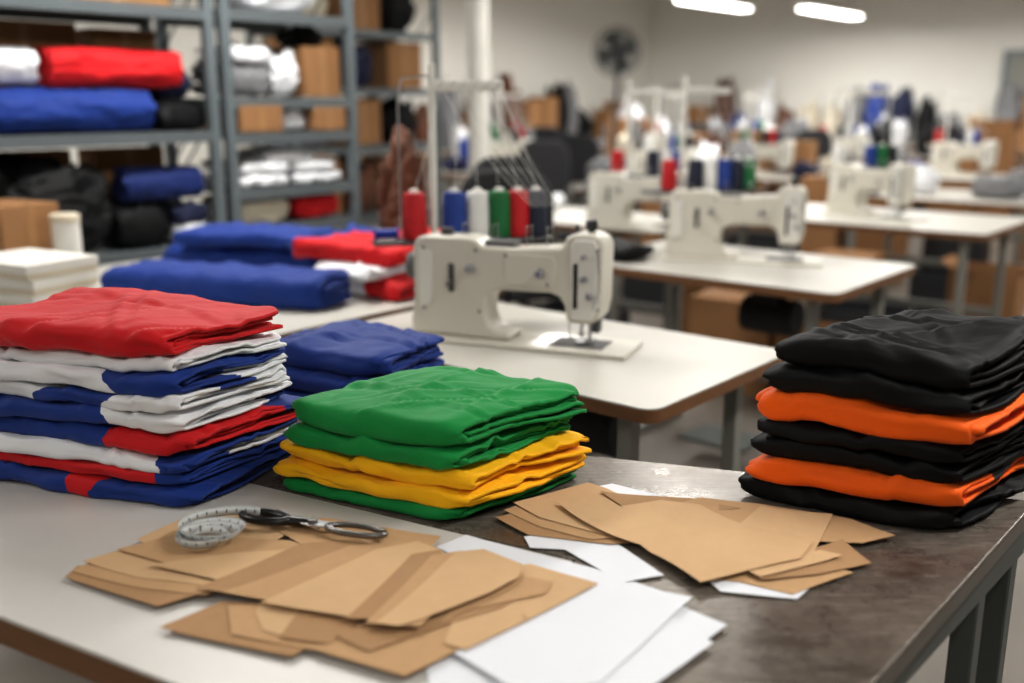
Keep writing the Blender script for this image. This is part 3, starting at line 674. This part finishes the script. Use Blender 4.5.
def mkstand(label,loc,rz,colors):
    t=thing('thread_stand',label,'thread stand',loc,rz,'thread stands')
    MB().lathe([(.045,0),(.045,.01),(.0115,.014),(.0115,.76),(.008,.764)]).build('post',M['whiteplastic'],t)
    MB().box((.105,0,.70),(.22,.022,.034)).build('guide_bar',M['whiteplastic'],t,bevel=.004)
    for i in range(6): MB().tube([(.02+.035*i,-.005,.70),(.02+.035*i,-.035,.70),(.028+.035*i,-.035,.716)],.0022,5).build('eyelet',M['steel'],t)
    MB().box((.09,0,TZ-.006),(.55,.09,.012)).build('cone_tray',M['dsteel'],t,bevel=.003)
    MB().tube([(-.10,0,TZ),(-.10,0,.66),(-.09,0,.72),(.0,0,.73)],.0035,6).build('side_wire',M['steel'],t)
    for i,color in colors:
        x=CP[i]; p=Vector((.02+.035*i,-.035,.70)); pts=[]; a=Vector((x,0,TZ+.142))
        for k in range(9):
            u=k/8; pts.append(a.lerp(p,u)+Vector((.008*math.sin(u*PI),0,0)))
        q=Vector((.26+.015*i,-.18,.36))
        for k in range(1,9):
            u=k/8; pts.append(p.lerp(q,u)+Vector((0,0,-.03*math.sin(u*PI))))
        MB().tube(pts,.0009,4).build('loose_thread',M['threadgrey'],t)
    return Matrix.Translation(Vector(loc))@Matrix.Rotation(rz,4,'Z')
protos={}
def cone(color,label,mx,i,group,rz):
    loc=mx@Vector((CP[i],0,TZ))
    if color in protos: return dup(protos[color],loc,rz,label,group)
    t=thing('thread_cone',label,'thread cone',loc,rz,group); protos[color]=t
    MB().lathe([(.028,.0),(.0345,.004),(.0365,.014),(.035,.085),(.033,.130),(.030,.139),(.0145,.140)],n=24).build('wound_thread',M['t_'+color],t)
    MB().lathe([(.015,.140),(.013,.150),(.009,.151)],n=14).build('cone_tip',M['whiteplastic'],t)
    return t
ZS=.86
rect_table('sewing_table','nearest sewing table with rounded light top, right of centre',-1.69,2.145,1.17,.70,ZS,M['lam2'],M['leg'],motor=True,group='sewing tables',th=.035)
m1=machine('large cream sewing machine on the nearest sewing table',(.003,2.735,ZS),math.radians(-22))
cl=(('red','leftmost red thread cone, left of the post, nearest stand'),('blue','blue thread cone right of the post on nearest stand'),('white','white thread cone on the nearest stand'),('green','green thread cone on the nearest stand'),('red','red thread cone between green and navy ones, nearest stand'),('navy','navy thread cone at the right end of nearest stand'))
rz=math.radians(14)
s1=mkstand('white thread stand behind the nearest sewing machine',(-.235,3.01,ZS),rz,[(i,c[0]) for i,c in enumerate(cl)])
for i,(c,l) in enumerate(cl): cone(c,l,s1,i,'thread cones on the nearest stand',rz)
lc=s1@Vector((-.140,0,TZ))
t=thing('thread_spool','small blue plastic spool at the left end of nearest stand tray','spool',lc,rz)
MB().cyl((-.035,0,.020),(.025,0,.020),.014).build('spool_body',M['blueplastic'],t)
for x in (-.037,.027): MB().cyl((x-.003,0,.020),(x+.003,0,.020),.02).build('spool_rim',M['blueplastic'],t)
rect_table('sewing_table','second sewing table, right of centre, with light top and wooden edge',-1.94,3.78,1.2,.84,ZS,M['lam2'],M['leg'],motor=True,group='sewing tables',th=.035)
q=P(738,262,ZS)
m2=dup(m1,(q.x,q.y+.05,ZS),math.radians(-16),'cream sewing machine on the second sewing table','industrial sewing machines')
cl=(('red','leftmost red thread cone on the second stand'),('navy','navy thread cone right of the post, second stand'),('white','white thread cone on the second stand'),('blue','blue thread cone beside the white one, second stand'),('navy','navy thread cone beside the green one, second stand'),('green','green thread cone at right end of the second stand'))
sl=Q(682,150,4.65); rz=math.radians(5)
s2=mkstand('white thread stand behind the second sewing machine',(sl.x,sl.y-.02,ZS),rz,[(i,c[0]) for i,c in enumerate(cl)])
for i,(c,l) in enumerate(cl): cone(c,l,s2,i,'thread cones on the second stand',rz)
ST=[(-3.45,4.75,1.1,.75,1,'left of the second machine'),
    (-2.15,5.85,1.5,.95,1,'third from front at right'),
    (-2.15,7.55,1.5,.95,0,'fourth from front at right'),
    (-2.7,9.5,1.4,.9,1,'fifth from front at right'),
    (-4.0,6.6,1.2,.8,1,'mid distance behind second machine'),
    (-4.1,8.4,1.3,.8,1,'centre right in far middle distance'),
    (-4.2,10.4,1.3,.8,1,'far right of centre'),
    (-4.2,12.5,1.4,.9,0,'farthest at right near the wall'),
    (-6.1,7.2,1.2,.8,1,'behind the distant rack'),
    (-6.1,10.1,1.3,.8,1,'far centre'),
    (-6.1,12.2,1.3,.8,1,'far centre near back wall'),
    (-7.7,9.0,1.2,.8,1,'far left by left wall'),
    (-7.7,11.9,1.3,.8,0,'farthest centre corner')]
cols=['red','navy','white','blue','green','black']
rs=random.Random(9)
cn=['grey','grey','navy','brown','cream','black','blue','white']
pos4=[('left front',-.40,-.26),('right front',.42,-.24),('right back',.42,.27),('left back',-.44,.26),('middle back',.0,.30),('middle left',-.43,.0)]
for k,(a,b,sx,sy,mc,ds) in enumerate(ST):
    rect_table('sewing_table','work table with pale top, '+ds,a,b,sx,sy,ZS,M['lam2'],M['leg'],group='sewing tables',th=.035)
    if mc:
        loc=E(a-.02,b-.02,ZS); 
        if k==0: loc=P(640,230,ZS)
        dup(m1,loc,math.radians([-30,-62,0,-50,-20,-35,-40,0,-25,-40,-30,-40,0][k]),'cream sewing machine on table '+ds,'industrial sewing machines')
        rz=math.radians(-10+7*(k%3)); cc=[(i+(1 if i else 0),cols[(k*2+i)%6]) for i in range(4)]
        s=mkstand('white thread stand on table '+ds,loc+E2*.25-E1*.25,rz,cc)
        for i in range(4):
            cone(cc[i][1],'%s thread cone %s on stand, table %s'%(cc[i][1],['first','second','third','fourth'][i],ds),s,cc[i][0],'thread cones on distant stands',rz)
    if k!=1:
        for j,(pn,dx,dy) in enumerate(pos4):
            if k==0 and j!=3: continue
            if j>3 and k<4: continue
            c=cn[rs.randrange(8)]
            if j==4 and k%2: carton('small carton, middle back of table '+ds,E(a+.2,b+dy*sy/.8,ZS),ROOM,.22,.2,.3); continue
            heap('small %s bundle, %s of table %s'%(c,pn,ds),E(a+dx*sx/1.1,b+dy*sy/.8,ZS),rs.uniform(.16,.24),rs.uniform(.15,.2),rs.uniform(.15,.48) if k>3 else rs.uniform(.08,.2),M[c],500+k*7+j,rz=ROOM,sub=3)
    t=thing('storage_crate','dark plastic crate under the work table '+ds,'crate',E(a,b-.03,0),ROOM+.1,'crates under the tables')
    MB().prism(rrect(.26,.19,.03),0,.02).build('crate_floor',M['crate'],t,smooth=False)
    for X,Y,wx,wy in ((0,-.18,.5,.012),(0,.18,.5,.012),(-.25,0,.012,.36),(.25,0,.012,.36)):
        MB().box((X,Y,.17),(wx,wy,.30)).build('crate_side',M['crate'],t,bevel=.003)
# ------------------------------------------------------------ clutter
def pile(label,a,b,sx,sy,sz,m,seed,z=ZS,**k): return heap(label,E(a,b,z),sx,sy,sz,M[m],seed,rz=ROOM+.2*(seed%3-1),sub=4,**k)
pile('black fabric pile at left end of the second sewing table',-2.38,3.55,.28,.26,.08,'black',61)
pile('white cloth pile on pale table fourth from front',-2.5,7.55,.4,.3,.2,'white',62)
pile('grey cloth pile on pale table fourth from front',-1.9,7.5,.4,.3,.16,'grey',63)
pile('white bundle on farthest centre corner table',-7.85,11.9,.36,.36,.7,'white',73)
pile('grey bundle on farthest centre corner table',-7.45,11.9,.34,.36,.5,'grey',74)
pile('white bundle on the farthest right table near the wall',-4.45,12.5,.4,.36,.5,'white',77)
pile('black bundle on the farthest right table near the wall',-3.95,12.5,.4,.36,.4,'black',78)
for i,(a,b,z,w,h,l) in enumerate(((-3.05,5.72,0,.4,.45,'on the floor between the tables, centre'),(-1.9,4.75,0,.45,.4,'on the floor behind the second sewing table'),(-2.45,4.85,0,.45,.5,'beside the other floor box behind second sewing table'),(-2.6,6.7,0,.4,.5,'under the right tables'),(-5.0,7.6,0,.5,.8,'stacked in the middle distance aisle'),(-5.1,9.2,0,.5,1.0,'in the far aisle'),(-5.15,11.3,0,.45,1.1,'in the farthest aisle'),(-1.7,6.7,0,.4,.5,'at right under the pale tables'),(-3.15,7.5,0,.3,.95,'standing by the pale tables at right'),(-3.1,8.6,0,.4,1.0,'between far tables at right'),(-3.1,10.6,0,.4,1.05,'between farthest tables at right'),(-1.5,8.6,0,.5,.9,'behind the right pale tables'),(-5.15,10.3,0,.45,1.2,'in the far aisle behind another tall one'),(-3.2,12.2,0,.45,1.3,'tall, by the back wall at right'),(-7.0,10.6,0,.45,1.3,'tall, near the far left tables'),(-2.2,10.6,0,.5,1.1,'behind the fifth table at right'),(-2.3,12.6,0,.5,1.2,'near back wall at far right'))):
    carton('cardboard box '+l,E(a,b,z),ROOM+.05*(i%3),w,w*.8,h,flaps=(i%3==1))
rect_table('storage_counter','long storage counter along the far left wall',-8.95,10.3,.7,7.6,.9,M['lam2'],M['leg'],group='storage counters')
rect_table('storage_counter','long storage counter along the back wall',-5.2,14.35,6.4,.7,.9,M['lam2'],M['leg'],group='storage counters')
rnd=random.Random(77); on=['first','second','third','fourth','fifth','sixth','seventh','eighth','ninth','tenth','eleventh','twelfth','thirteenth','fourteenth','fifteenth','sixteenth','seventeenth','eighteenth','nineteenth','twentieth']
for side in (0,1):
    for i in range(19 if side==0 else 18):
        c=rnd.choice(['white','carton','cream','grey','navy','grey','black','brown','carton','blue','carton'])
        h=rnd.uniform(.45,1.05); w=rnd.uniform(.27,.33)
        loc=E(-8.95+rnd.uniform(-.1,.1),6.7+i*.38,.9) if side==0 else E(-8.1+i*.345,14.35+rnd.uniform(-.1,.1),.9)
        where='%s from the %s of the %s wall counter'%(on[i],'near end' if side==0 else 'left end','left' if side==0 else 'back')
        if c=='carton': carton('cardboard box, '+where,loc,ROOM,w,w,h)
        else: heap('%s bundle, %s'%(c,where),loc,w,w,h,M[c],200+i+side*30,rz=ROOM,sub=4)
def chair(label,loc,rz,h=.55,back=.72,m='dark'):
    t=thing('work_chair',label,'chair',loc,rz,'work chairs')
    MB().prism(rrect(.21,.21,.08),h-.03,h+.04).build('seat',M[m],t,bevel=.02,seg=3)
    MB().prism([(x,z+h+back*.60) for x,z in rrect(.20,.20,.13,6)],.17,.225,'Y').build('backrest',M[m],t,bevel=.02,seg=3)
    MB().tube([(0,.1,h-.03),(0,.25,h),(0,.24,h+back*.5)],.018).build('back_post',M['plastic'],t)
    MB().cyl((0,0,.08),(0,0,h-.03),.025).build('gas_post',M['dsteel'],t)
    for i in range(5):
        a=2*PI*i/5
        MB().tube([(0,0,.10),(.27*math.cos(a),.27*math.sin(a),.07)],.016).build('base_arm',M['plastic'],t)
        MB().cyl((.27*math.cos(a),.27*math.sin(a)-.015,.03),(.27*math.cos(a),.27*math.sin(a)+.015,.03),.03).build('caster',M['plastic'],t)
    return t
c1=chair('black work chair right behind the nearest sewing machine',(-.06,4.0,0),math.radians(-10),.60,.74)
for a,b,r,l in ((-3.15,3.85,.5,'between the racks and the second sewing table'),(-4.3,5.6,.4,'behind the table left of the second machine'),(-5.0,6.7,-.3,'in the middle distance, centre'),(-4.0,9.4,.2,'far right of centre'),(-6.6,8.4,0,'near the pedestal fan'),(-6.3,11.2,.4,'far away by the back wall'),(-3.3,11.5,.2,'far away at the right')):
    dup(c1,E(a,b,0),r,'black work chair '+l,'work chairs')
fx=Q(617,52,10.0)
fn=thing('pedestal_fan','grey pedestal fan standing tall in the background','fan',(fx.x,fx.y,0),math.radians(-10))
MB().lathe([(.24,0),(.24,.03),(.05,.06),(.03,.1)]).build('base',M['dsteel'],fn)
MB().cyl((0,0.08,.08),(0,0.08,1.86),.02).build('pole',M['dsteel'],fn)
cz=fx.z
MB().cyl((0,.0,cz),(0,.16,cz),.08).build('motor',M['dsteel'],fn,bevel=.01)
mb=MB()
for r,y in ((.24,-.06),(.24,-.02),(.17,-.09),(.11,-.1),(.05,-.105),(.20,.02)):
    mb.tube([(r*math.cos(2*PI*k/32),y,cz+r*math.sin(2*PI*k/32)) for k in range(32)],.006,5,closed=True)
for k in range(28):
    a=2*PI*k/28; mb.tube([(.03*math.cos(a),-.105,cz+.03*math.sin(a)),(.17*math.cos(a),-.09,cz+.17*math.sin(a)),(.24*math.cos(a),-.05,cz+.24*math.sin(a)),(.20*math.cos(a),.02,cz+.20*math.sin(a)),(.05*math.cos(a),.05,cz+.05*math.sin(a))],.004,4)
mb.build('cage',M['dsteel'],fn)
for k in range(4):
    a=2*PI*k/4+.4; mb=MB()
    mb.prism([(math.cos(a+da)*r,math.sin(a+da)*r) for r,da in ((.03,-.3),(.18,-.6),(.21,0),(.18,.5),(.03,.3))],-.045,-.038,'Y')
    o=mb.build('blade',M['dleg'],fn); o.location=(0,0,cz)
t=thing('pipe_column','white round column behind the second rack','column',E(-4.75,5.3,0))
MB().cyl((0,0,0),(0,0,CH),.075,n=24).build('shaft',M['whiteplastic'],t)
MB().cyl((0,0,0),(0,0,.04),.12,n=24).build('base_flange',M['leg'],t)
# ------------------------------------------------------------ lamps
SC.world=bpy.data.worlds.new('World'); SC.world.use_nodes=True
SC.world.node_tree.nodes['Background'].inputs[0].default_value=(.9,.92,1,1); SC.world.node_tree.nodes['Background'].inputs[1].default_value=.3
LP=[]
for ca,an in ((-6.9,'left'),(-3.2,'centre'),(.4,'right')):
    for cb,bn,en in ((-.9,'behind the viewer',24),(2.4,'nearest row',57),(5.9,'middle row',60),(9.4,'third row',72)):
        if an=='centre' and 0<cb<4: en*=1.1
        LP.append((ca,cb,2.95,en,'%s ceiling lamp, %s'%(an,bn)))
LP+=[(-5.42,12.72,2.60,58,'glowing fluorescent lamp at top right of the photo'),(-6.45,11.6,2.68,48,'glowing fluorescent lamp at top centre beside the other far one'),(-2.4,12.6,2.7,58,'far right ceiling lamp near the back wall')]
base=None; LL=.84
for i,(a,b,z,en,lab) in enumerate(LP):
    if base is None:
        base=thing('fluorescent_lamp',lab,'ceiling lamp',E(a,b,z),ROOM,'fluorescent ceiling lamps')
        MB().prism([(-.12,.0),(.12,.0),(.05,.07),(-.05,.07)],-LL,LL,'Y').build('housing',M['whiteplastic'],base,bevel=.004)
        for x in (-.055,.055): MB().cyl((x,-LL+.03,-.016),(x,LL-.03,-.016),.02).build('tube',M['tube'],base)
        for y in (-.6,.6): MB().cyl((0,y,.06),(0,y,CH-z),.004,n=6).build('hanger',M['dsteel'],base)
    else: dup(base,E(a,b,z),ROOM,lab)
    L=bpy.data.lights.new('lamp_light','AREA'); L.shape='RECTANGLE'; L.size=.3; L.size_y=1.6; L.energy=en; L.color=(1,.98,.945)
    lo=bpy.data.objects.new('lamp_light',L); C.objects.link(lo); lo.location=E(a,b,z-.05); lo.rotation_euler=(0,0,ROOM)
# ------------------------------------------------------------ camera
cd=bpy.data.cameras.new('camera'); cam=bpy.data.objects.new('camera',cd); C.objects.link(cam)
cam.location=(0,0,CZ); cam.rotation_euler=(PI/2-PITCH,0,0)
cd.sensor_width=36; cd.lens=36*F/1024; cd.clip_start=.02
cd.dof.use_dof=True; cd.dof.focus_distance=1.72; cd.dof.aperture_fstop=1.5
SC.camera=cam
SC.view_settings.view_transform='Standard'; SC.view_settings.exposure=.12; SC.view_settings.gamma=.9
